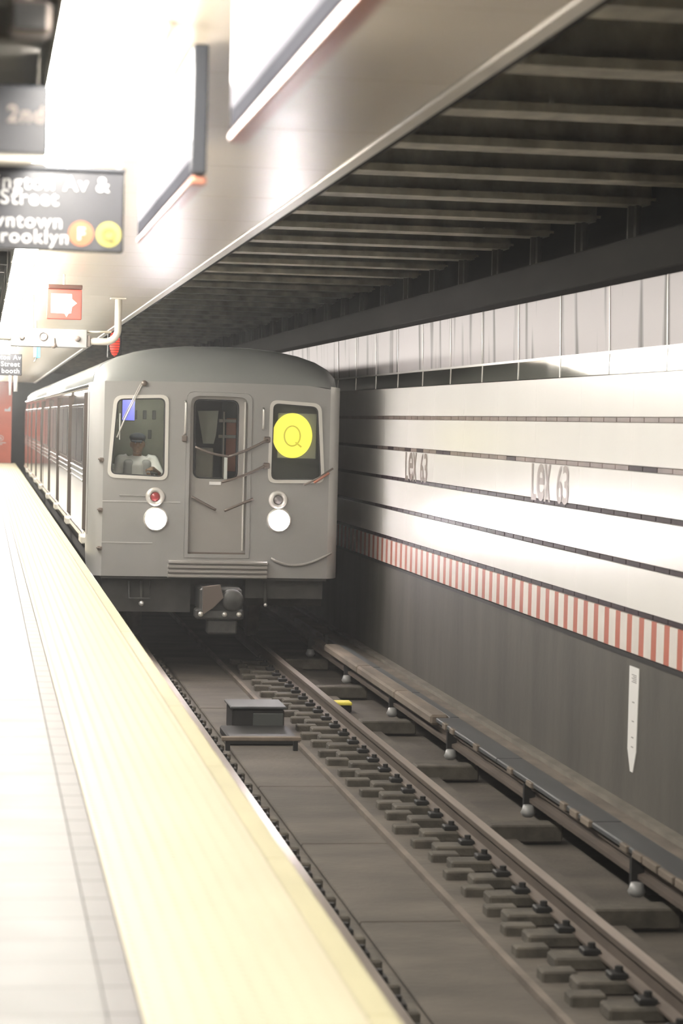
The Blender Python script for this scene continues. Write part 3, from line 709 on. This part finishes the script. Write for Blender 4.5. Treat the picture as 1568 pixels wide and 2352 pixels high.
# aisle seen through the front door window
ai = build('aisle_interior', box(2.39, 2.41, YF+0.16, YF+4, -1.55, 0.34).box(3.22, 3.24, YF+0.16, YF+4, -1.55, 0.34).box(2.41, 3.22, YF+4, YF+4.05, -1.55, 0.34).box(2.41, 3.22, YF+0.16, YF+4, 0.34, 0.36).box(2.41, 3.22, YF+0.16, YF+4, -1.58, -1.55), 'cab_dark', c1)
build('reflection_panel', plate([[(2.575, 0.10), (2.825, 0.11), (2.80, -0.18), (2.775, -0.29), (2.645, -0.29), (2.62, -0.15)]], YF+0.55, 0.02), 'pale', ai)  # pale shape put in for the whitish reflection in the door glass
build('partition', MB().bevel_box(2.56, 2.78, YF+0.6, YF+0.64, -0.70, -0.34, 0.01).bevel_box(2.88, 2.90, YF+0.5, YF+0.55, -0.70, 0.1, 0.004).bevel_box(2.84, 3.05, YF+0.62, YF+0.66, -0.03, 0.01, 0.004).bevel_box(2.84, 3.05, YF+0.62, YF+0.66, -0.22, -0.18, 0.004), 'door_grey', ai)
build('side_panel', MB().bevel_box(2.94, 3.06, YF+0.7, YF+0.73, -0.62, 0.02, 0.006), 'sign_brown', ai)
# route sign box and lit disc with its letter
rs = build('route_sign', MB().bevel_box(3.34, 4.10, YF+0.12, YF+0.2, -0.80, 0.30, 0.01), 'cab_dark', c1)
build('sign_glass', MB().bevel_box(3.49, 3.96, YF+0.105, YF+0.12, -0.44, 0.10, 0.008), 'pale', rs)
qx, qz = sc(3.708), sc(-0.168)
build('disc', plate([circ(qx, qz, 0.238, 0.268, 48)], YF+0.085, 0.012), 'q_yellow', rs)
q = plate([circ(qx-0.003, qz-0.005, 0.105, 0.128, 36), circ(qx-0.003, qz-0.005, 0.086, 0.109, 36)], YF+0.076, 0.006)
v2, f2 = poly_curve([[(0.028, -0.085), (0.045, -0.072), (0.118, -0.128), (0.102, -0.142)]], 0.006)
q.add([(qx + v.x, YF+0.079 - v.z, qz + v.y) for v in v2], f2)
build('letter', q, 'q_letter', rs)

# ---- the driver
def remesh(o, vox, sm=2):
    m = o.modifiers.new('r', 'REMESH'); m.mode = 'VOXEL'; m.voxel_size = vox; m.use_smooth_shade = True
    if sm: s_ = o.modifiers.new('s', 'SMOOTH'); s_.iterations = sm
px, py, pz = 1.868, YF+0.70, -0.31
dv = MB()
dv.ball((px, py, pz), (0.078, 0.098, 0.115), 20, 14)                         # skull
dv.ball((px, py-0.03, pz-0.065), (0.062, 0.072, 0.062), 16, 10)              # jaw
dv.ball((px, py-0.088, pz-0.105), (0.024, 0.02, 0.018))                      # chin
dv.tube([(px, py-0.098, pz+0.02), (px, py-0.122, pz-0.028), (px, py-0.09, pz-0.036)], [0.010, 0.016, 0.012], 8)   # nose
dv.ball((px, py-0.088, pz+0.028), (0.055, 0.014, 0.010))                     # brow
dv.ball((px, py-0.090, pz-0.062), (0.026, 0.012, 0.010))                     # lips
for s in (-1, 1): dv.ball((px + s*0.080, py+0.01, pz-0.01), (0.012, 0.025, 0.034))
dv.tube([(px, py+0.02, pz-0.06), (px, py+0.03, pz-0.18)], [0.052, 0.058], 14)  # neck
dv.tube([(px, py+0.03, pz-0.20), (px, py+0.05, pz-0.45), (px, py+0.05, -1.05)], [0.09, 0.12, 0.12], 14)
def arm(sh, el, wr):
    dv.tube([sh, el, wr], [0.046, 0.040, 0.028], 12); dv.ball(el, 0.041)
    dv.tube([(px, py+0.04, sh[2]-0.02), sh], [0.06, 0.05], 10); dv.ball(sh, 0.055)
def hand(wr, fw, side, up):
    wr = Vector(wr); fw = Vector(fw).normalized(); side = Vector(side).normalized(); up = Vector(up).normalized()
    c = wr + fw*0.05
    for k in range(5): dv.ball(wr + fw*(0.02 + 0.015*k), (0.034, 0.034, 0.028), 10, 8)
    for k, L in enumerate((0.066, 0.078, 0.074, 0.056)):
        b = wr + fw*0.085 + side*(0.032 - 0.0215*k)
        dv.tube([b, b + fw*L*0.5 - up*0.006, b + fw*L*0.72 - up*0.034, b + fw*L*0.55 - up*0.06], [0.0098, 0.0092, 0.0085, 0.007], 8)
    b = wr + fw*0.035 + side*0.036
    dv.tube([b, b + side*0.026 + fw*0.022 - up*0.012, b + side*0.018 + fw*0.048 - up*0.032], [0.012, 0.011, 0.009], 8)
L_sh, L_el, L_wr = (px-0.195, py+0.03, -0.515), (px-0.275, py-0.04, -0.80), (px-0.20, py-0.27, -0.745)
R_sh, R_el, R_wr = (px+0.195, py+0.03, -0.515), (px+0.27, py-0.10, -0.69), (px+0.165, py-0.30, -0.600)
arm(L_sh, L_el, L_wr); arm(R_sh, R_el, R_wr)
hand(L_wr, (0.25, -1, 0.0), (1, 0.2, 0), (0, 0, 1)); hand(R_wr, (-0.35, -0.95, -0.12), (-1, 0.3, 0), (0, 0, 1))
hips = [(px-0.10, py+0.05, -1.05), (px+0.10, py+0.05, -1.05)]
for s, hp in zip((-1, 1), hips):
    dv.tube([hp, (hp[0]+s*0.03, py-0.36, -1.06), (hp[0]+s*0.03, py-0.34, -1.50)], [0.085, 0.062, 0.045], 12)
    dv.tube([(hp[0]+s*0.03, py-0.32, -1.515), (hp[0]+s*0.03, py-0.50, -1.53)], [0.038, 0.03], 10)
dv.ball((px, py+0.06, -1.03), (0.17, 0.12, 0.10))
per = build('person', dv, 'skin', None, (px, py, -1.12))
tag(per, 'train operator in white shirt and dark cap behind the left cab window', 'person'); remesh(per, 0.0075, 3)
sh = MB().tube([(px, py+0.03, pz-0.145), (px, py+0.04, -0.56), (px, py+0.05, -0.80), (px, py+0.05, -1.06)], [0.078, 0.155, 0.165, 0.165], 20)
sh.ball((px, py+0.035, -0.545), (0.225, 0.115, 0.095), 20, 12); sh.ball((px, py+0.04, -0.82), (0.185, 0.13, 0.27), 20, 12)
for s_, e_, w_ in ((L_sh, L_el, L_wr), (R_sh, R_el, R_wr)):
    sh.tube([(px + (s_[0]-px)*0.6, s_[1], s_[2]+0.012), s_, e_], [0.074, 0.072, 0.062], 14); sh.ball(s_, 0.073); sh.ball(e_, 0.06)
    mid = [e_[k]*0.62 + w_[k]*0.38 for k in range(3)]
    if s_ is L_sh: sh.tube([e_, mid], [0.060, 0.052], 12)
o = build('shirt', sh, 'shirt', per); remesh(o, 0.011, 4)
col = MB().lathe((px, py+0.022, pz-0.150), (0, -0.15, 1), [(0.082, -0.03), (0.072, -0.008), (0.064, 0.010), (0.060, 0.004), (0.062, -0.03)], 20)
build('collar', col, 'shirt', per)
vb = MB()
for s in (-1, 1): vb.bevel_box(px + s*0.105 - 0.062, px + s*0.105 + 0.062, py-0.105, py+0.14, -1.0, -0.50, 0.03)
o = build('vest', vb, 'vest', per); remesh(o, 0.012, 6)
cp_ = MB().ball((px, py+0.005, pz+0.075), (0.100, 0.112, 0.058), 20, 10)
cp_.lathe((px, py+0.0, pz+0.045), (0, 0, 1), [(0.084, -0.012), (0.090, 0.0), (0.096, 0.03)], 20)
capo = build('cap', cp_, 'cap', per)
pk = MB()
a_ = [(px + math.sin(t)*0.082, py - 0.075 - math.cos(t)*0.085, pz+0.035 - 0.012*math.cos(t)) for t in [(-1.75 + 2.4*k/10) for k in range(11)]]
b_ = [(px + math.sin(t)*0.074, py - 0.03 - math.cos(t)*0.045, pz+0.048) for t in [(-1.75 + 2.4*k/10) for k in range(11)]]
vs = a_ + b_ + [(x, y_, z-0.008) for x, y_, z in a_ + b_]
pk.add(vs, [(k, k+1, 12+k, 11+k) for k in range(10)] + [(22+k, 33+k, 34+k, 23+k) for k in range(10)] + [(k, 22+k, 23+k, k+1) for k in range(10)] + [(11+k, 12+k, 34+k, 33+k) for k in range(10)])
build('peak', pk, 'cap', capo)
hr = MB().ball((px, py+0.022, pz+0.012), (0.083, 0.09, 0.095), 18, 10)
build('hair', hr, 'cap', per)
for s in (-1, 1): build('eye', MB().ball((px + s*0.030, py-0.087, pz+0.008), 0.008, 8, 6), 'vest', per)

# ================================================================== SIGNS AND FITTINGS
# black direction sign hanging across the platform
YS = 9.4
z0, z1 = 0.665, 0.985; xr = 0.555
sg = thing('direction_sign', 'black hanging sign for Lexington Av and Street with F and Q discs', 'sign', (0, YS, z0))
build('board', MB().bevel_box(-0.75, xr, YS, YS+0.06, z0, z1, 0.006), 'sign_black', sg)
build('top_rail', MB().bevel_box(-0.75, xr+0.004, YS-0.008, YS+0.068, z1, z1+0.018, 0.004), 'sign_navy', sg)
k_ = 0.001764                                     # metres per photo pixel at the sign
def sx_(p): return (p - 287)*k_ + xr
for w_o in words(text_front('Lexington Av &', 0.083, sx_(252), YS-0.003, z0 + (578-440)*k_, 0.0009, align='RIGHT'), 0.02): build('lettering', w_o, 'text_white', sg)
for w_o in words(text_front('63 Street', 0.083, sx_(137), YS-0.003, z0 + (578-475)*k_, 0.0009, align='RIGHT'), 0.02): build('lettering', w_o, 'text_white', sg)
for w_o in words(text_front('Downtown', 0.080, sx_(148), YS-0.003, z0 + (578-527)*k_, 0.0009, align='RIGHT'), 0.02): build('lettering', w_o, 'text_white', sg)
for w_o in words(text_front('& Brooklyn', 0.078, sx_(163), YS-0.003, z0 + (578-562)*k_, 0.0009, align='RIGHT'), 0.02): build('lettering', w_o, 'text_white', sg)
for cx, m, chh, tm_ in ((190, 'orange', 'F', 'text_white'), (253, 'yellow_disc', 'Q', 'dull_yellow')):
    dsc = build('route_disc', plate([circ(sx_(cx), z0 + (578-537)*k_, 0.0505)], YS-0.004, 0.004), m, sg)
    build('letter', text_front(chh, 0.068, sx_(cx), YS-0.0065, z0 + (578-537)*k_ - 0.024, 0.0018, align='CENTER'), tm_, dsc)
for x in (0.535, -0.4):
    hg = build('hanger', MB().tube([(x, YS+0.03, z1+0.015), (x, YS+0.03, zc(YS)-0.005)], 0.011, 8).tube([(x, YS+0.03, zc(YS)-0.16), (x, YS+0.03, zc(YS)-0.05)], 0.017, 8), 'white', sg)
    build('hanger_flange', MB().lathe((x, YS+0.03, zc(YS)), (0, 0, -1), [(0.055, 0.002), (0.02, 0.05), (0.012, 0.06)], 4), 'soffit', hg)
# nearer dark sign, only its right end in view
sg = thing('direction_sign', 'dim black sign reading 2nd Av at the top left corner', 'sign', (0, 6.4, 0.70))
build('board', MB().bevel_box(-1.2, 0.168, 6.4, 6.46, 0.712, 0.90, 0.006), 'sign_black', sg)
build('lower_rail', MB().bevel_box(-1.2, 0.168, 6.39, 6.47, 0.688, 0.706, 0.004), 'cream', sg)
for w_o in words(text_front('2nd Av', 0.062, 0.055, 6.397, 0.80, 0.001, align='LEFT'), 0.02): build('lettering', w_o, 'letter_grey', sg)
for x in (-0.3,): build('hanger', MB().tube([(x, 6.43, 0.895), (x, 6.43, zc(6.4)-0.002)], 0.012, 8), 'cream', sg)
# loudspeaker under the left ceiling
sp = thing('loudspeaker', 'small brown loudspeaker under the ceiling at the top left', 'speaker', (0.10, 5.9, 0.98))
build('cabinet', MB().bevel_box(0.05, 0.155, 5.86, 5.98, 0.955, 1.04, 0.012), 'jamb', sp)
build('bracket', MB().tube([(0.10, 5.92, 1.035), (0.10, 5.92, zc(5.9)-0.003)], 0.010, 8), 'cream', sp)
build('grille', MB().bevel_box(0.06, 0.145, 5.853, 5.862, 0.962, 1.03, 0.003), 'iron', sp)
# ceiling drop rod with triangular flange
hd = thing('conduit_drop', 'white conduit drop with a tapered flange hanging from the ceiling beside the advertising boxes', 'conduit', (0.56, 7.55, zc(7.55)))
build('rod', MB().tube([(0.56, 7.55, zc(7.55)-0.01), (0.56, 7.55, 0.93)], 0.012, 8).tube([(0.56, 7.55, zc(7.55)-0.17), (0.56, 7.55, zc(7.55)-0.06)], 0.02, 8), 'white', hd)
build('flange', MB().lathe((0.56, 7.55, zc(7.55)), (0, 0, -1), [(0.06, 0.001), (0.022, 0.055), (0.012, 0.065)], 4), 'soffit', hd)
# long advertising boxes parallel to the track
def adbox(ya, yb, lab):
    za, zb_ = 0.80, zc((ya+yb)/2) - 0.01
    t = thing('sign_box', lab, 'sign', (0.70, ya, za))
    build('frame', MB().bevel_box(0.694, 0.735, ya, yb, za+0.025, zb_, 0.006), 'sign_navy', t)
    build('face_panel', box(0.688, 0.6935, ya+0.02, yb-0.02, za+0.155, zb_-0.01), 'sign_white', t)
    build('lower_band', box(0.688, 0.6935, ya+0.02, yb-0.02, za+0.085, za+0.152), 'sign_grey', t)
    build('lower_band', box(0.688, 0.6935, ya+0.02, yb-0.02, za+0.03, za+0.082), 'sign_slate', t)
    build('bottom_rail', MB().bevel_box(0.685, 0.742, ya-0.004, yb+0.004, za-0.006, za+0.024, 0.008), 'sign_brown', t)
    build('end_cap', MB().bevel_box(0.685, 0.738, ya-0.02, ya-0.001, za+0.03, zb_, 0.005), 'sign_navy', t)
adbox(7.85, 10.6, 'white sign box with dark end cap hanging right of the black direction sign')
adbox(3.2, 6.62, 'large white sign box cut off by the top of the picture')
# red sign with a white arrow panel
YR = 20.5; kk = YR/5300*0.99
ex = thing('arrow_sign', 'small square red sign with white arrow panel under the ceiling', 'sign', (0.70, YR, 0.85))
build('board', MB().bevel_box(0.553, 0.857, YR, YR+0.05, 0.850, 1.115, 0.006), 'sign_red', ex)
build('top_cap', MB().bevel_box(0.56, 0.86, YR-0.01, YR+0.06, 1.117, 1.155, 0.005), 'cap_brown', ex)
build('white_panel', plate([[(0.588, 0.905), (0.588, 1.075), (0.768, 1.075), (0.772, 1.03), (0.815, 0.995), (0.772, 0.96), (0.765, 0.905), (0.742, 0.902), (0.725, 0.870), (0.708, 0.902)]], YR-0.004, 0.005), 'sign_white', ex)
build('hanger', MB().tube([(0.70, YR+0.025, 1.15), (0.70, YR+0.025, zc(YR)-0.003)], 0.012, 8), 'cream', ex)
# white equipment box on a bent pipe
YP = 24.0
eq = thing('equipment_box', 'long white equipment box held by a bent cream pipe under the ceiling', 'box', (0.67, YP, 0.70))
build('housing', MB().bevel_box(0.285, 1.065, YP, YP+0.14, 0.705, 0.895, 0.008), 'box_white', eq)
for x, rr in ((0.40, 0.026), (0.965, 0.030)): build('port', MB().lathe((x, YP, 0.80), (0, -1, 0), [(rr, 0), (rr, 0.015), (rr*0.6, 0.02), (0, 0.02)], 16), 'letter_grey', eq)
build('ring', MB().lathe((0.615, YP, 0.815), (0, -1, 0), [(0.045, 0), (0.045, 0.012), (0.035, 0.012), (0.035, 0)], 20), 'letter_grey', eq)
build('hasp', MB().tube([(0.725, YP-0.01, 0.80), (0.725, YP-0.02, 0.70)], 0.012, 8).ball((0.725, YP-0.02, 0.72), 0.028, 10, 8), 'letter_grey', eq)
arc = [(1.385 - 0.13 + 0.13*math.cos(t), YP+0.07, 0.90 - 0.12 + 0.0 - 0.13*math.sin(t) + 0.13) for t in [PI/2*k/8 for k in range(9)]]
zq = zc(YP)
build('pipe', MB().tube([(1.385, YP+0.07, zq-0.004)] + [(1.385, YP+0.07, 0.95)] + arc + [(1.06, YP+0.07, 0.78)], 0.037, 12), 'cream', eq)
build('thin_pipe', MB().tube([(1.06, YP+0.10, 0.875), (1.32, YP+0.10, 0.885)], 0.012, 8), 'cream', eq)
build('flange', MB().bevel_box(1.30, 1.46, YP, YP+0.15, zq-0.018, zq-0.002, 0.004), 'cream', eq)
build('clamp', MB().bevel_box(1.066, 1.10, YP+0.02, YP+0.13, 0.72, 0.84, 0.006), 'letter_grey', eq)
build('side_stub', MB().tube([(0.10, YP+0.07, 0.80), (0.29, YP+0.07, 0.80)], 0.035, 10), 'cream', eq)
build('stub_hanger', MB().tube([(0.50, YP+0.07, 0.89), (0.50, YP+0.07, zq-0.003)], 0.02, 8), 'cream', eq)
# hanging cyan screen
cy = thing('platform_screen', 'narrow cyan lit screen hanging below the white equipment box', 'screen', (0.70, 30, 0.78))
build('case', MB().bevel_box(0.655, 0.690, 30.0, 30.25, 0.75, 0.90, 0.004), 'white', cy)
build('display', MB().bevel_box(0.693, 0.735, 30.02, 30.2, 0.745, 0.90, 0.004), 'cyan', cy)
build('arm', MB().tube([(0.68, 30.2, 0.895), (0.68, 30.2, zc(30)-0.003)], 0.012, 8).tube([(0.70, 30.2, 0.76), (0.665, 30.2, 0.69)], 0.010, 8), 'cream', cy)
# booth sign far down the platform
YB_ = 36.3; kb = YB_/5300*0.995
bo = thing('direction_sign', 'far black sign with three lines ending in booth above the red wall', 'sign', (0.3, YB_, 0.68))
build('board', MB().bevel_box(-0.5, 0.61, YB_, YB_+0.06, 0.61, 0.948, 0.008), 'sign_black', bo)
for s_, xx, zz in (('Lexington Av', 0.595, 0.857), ('63 Street', 0.577, 0.753), ('& booth', 0.577, 0.648)):
    for w_o in words(text_front(s_, 0.104, xx, YB_-0.004, zz, 0.0012, align='RIGHT'), 0.02): build('lettering', w_o, 'text_white', bo)
build('hanger', MB().tube([(0.55, YB_+0.03, 0.945), (0.55, YB_+0.03, zc(YB_)-0.003)], 0.015, 8), 'cream', bo)
ws = thing('notice_box', 'small white lit notice box above the booth sign', 'sign', (0.30, 30.5, 0.78))
build('case', MB().bevel_box(0.235, 0.36, 30.5, 30.6, 0.775, 0.89, 0.008), 'white', ws)
build('face', box(0.245, 0.35, 30.494, 30.499, 0.785, 0.88), 'sign_white', ws)
build('arm', MB().tube([(0.355, 30.55, 0.85), (0.425, 30.55, 0.86), (0.425, 30.55, zc(30.5)-0.003)], 0.010, 8), 'cream', ws)
# white pipes hanging in front of the red wall
for x, rr, zb_, lab in ((0.60, 0.028, 0.42, 'thin white pipe hanging in front of the red wall, the longer of two'), (0.715, 0.042, 0.50, 'thick white pipe hanging in front of the red wall, the shorter of two')):
    pp = thing('hanging_pipe', lab, 'pipe', (x, 50, zb_), 'white pipes under the far ceiling')
    build('pipe', MB().tube([(x, 50, zc(50)-0.012), (x, 50, zb_)], rr, 10), 'white', pp)
    build('collar', MB().lathe((x, 50, zc(50)-0.001), (0, 0, -1), [(rr*1.25, 0), (rr*1.25, 0.02), (rr, 0.03)], 12), 'cream', pp)
# marks on the red end wall
YE = Y1 - 0.006
mk = thing('wall_notice', 'red notice with a ringed walking figure on the end wall', 'sign', (0.7, YE, -0.95))
build('board', MB().bevel_box(0.35, 0.92, YE-0.02, YE+0.005, -1.15, -0.68, 0.004), 'red_wall', mk)
build('ring', plate([circ(0.66, -0.80, 0.10), circ(0.66, -0.80, 0.082)], YE-0.026, 0.005), 'text_white', mk)
build('figure', plate([[(0.645, -0.755), (0.675, -0.755), (0.69, -0.80), (0.71, -0.86), (0.675, -0.84), (0.66, -0.82), (0.63, -0.86), (0.615, -0.85), (0.645, -0.81)]], YE-0.026, 0.005), 'text_white', mk)
for k, wd in enumerate((0.42, 0.30, 0.22)): build('text_line', box(0.42, 0.42+wd, YE-0.026, YE-0.021, -0.965-0.055*k, -0.94-0.055*k), 'text_white', mk)
mk2 = build('wall_mark', plate([[(0.78, 0.115), (0.78, 0.17), (0.80, 0.205), (0.86, 0.175), (0.94, 0.255), (0.98, 0.29), (0.98, 0.115)]], YE-0.01, 0.01), 'sign_white'); WL[mk2] = Vector()
tag(mk2, 'white angular mark on the edge of the red end wall', 'sign')
# red light reflected on the dark beams, added as a self-lit shape
YL = 33.5
rl = thing('beam_glow', 'red glow on the beams above the train roof, added as a self-lit shape', 'glow', (1.885, YL, 1.0))
build('case', MB().bevel_box(1.785, 1.985, YL+0.03, YL+0.16, 0.86, 1.30, 0.01), 'iron', rl)
build('lens', MB().ball((1.885, YL+0.03, 1.08), (0.075, 0.03, 0.20), 18, 12), 'red_glow', rl)
for k in range(11): build('beam_stripe', box(1.79, 1.98, YL-0.02, YL+0.03, 0.89+0.037*k, 0.897+0.037*k), 'iron', rl)  # dark slats imitate the beams striping the red light
build('bracket', MB().tube([(1.885, YL+0.1, 1.29), (1.885, YL+0.1, 2.148)], 0.02, 8), 'iron', rl)
# white clearance marker on the lower wall
YM = 16.39
mkx = build('clearance_marker', MB().add([(XW-0.020, YM-0.125, -1.745), (XW-0.020, YM+0.125, -1.745), (XW-0.020, YM+0.120, -2.36), (XW-0.020, YM+0.035, -2.52), (XW-0.020, YM-0.035, -2.52), (XW-0.020, YM-0.105, -2.36),
      (XW-0.0125, YM-0.125, -1.745), (XW-0.0125, YM+0.125, -1.745), (XW-0.0125, YM+0.120, -2.36), (XW-0.0125, YM+0.035, -2.52), (XW-0.0125, YM-0.035, -2.52), (XW-0.0125, YM-0.105, -2.36)],
      [(0, 1, 2, 3, 4, 5), (11, 10, 9, 8, 7, 6)] + [(k, (k+1) % 6, 6+(k+1) % 6, 6+k) for k in range(6)]), 'white')
tag(mkx, 'white pointed clearance marker strip fixed to the lower grey wall', 'marker')
for k in range(5):
    build('tick', box(XW-0.0225, XW-0.0195, YM-0.07, YM+0.05 - 0.03*(k % 2), -1.80-0.013*k-0.006, -1.80-0.013*k), 'digit', mkx)
for z in (-2.0, -2.14, -2.26, -2.33): build('tick', box(XW-0.0225, XW-0.0195, YM-0.03, YM+0.02, z-0.008, z), 'digit', mkx)

# ================================================================== TRACK OBJECTS
tb = thing('track_box', 'dark metal equipment box with a cross bar lying between the rails', 'box', (2.57, 21.5, -3.045))
build('housing', MB().bevel_box(2.46, 2.97, 22.2, 22.75, -3.045, -2.80, 0.02), 'iron', tb)
build('lid', MB().bevel_box(2.44, 2.99, 22.17, 22.78, -2.80, -2.775, 0.008), 'board', tb)
build('hatch', MB().bevel_box(2.66, 2.96, 22.18, 22.2, -3.0, -2.84, 0.008), 'cab_dark', tb)
build('tray', MB().bevel_box(2.34, 3.00, 21.4, 22.2, -3.044, -2.96, 0.015), 'iron', tb)
build('cross_bar', MB().bevel_box(2.24, 2.98, 21.05, 21.12, -2.955, -2.915, 0.008), 'board_dust_lit', tb)
for x in (2.30, 2.93): build('bar_leg', box(x-0.02, x+0.02, 21.06, 21.11, -3.045, -2.95), 'iron', tb)
yt = thing('yellow_tag', 'small yellow block beside the middle rail on the trackbed', 'marker', (3.76, 23.8, -2.99))
build('foot', MB().bevel_box(3.70, 3.88, 23.7, 23.95, -3.03, -2.94, 0.02), 'iron', yt)
build('yellow_cap', MB().bevel_box(3.69, 3.87, 23.62, 23.82, -2.94, -2.905, 0.008), 'yellow_tag', yt)
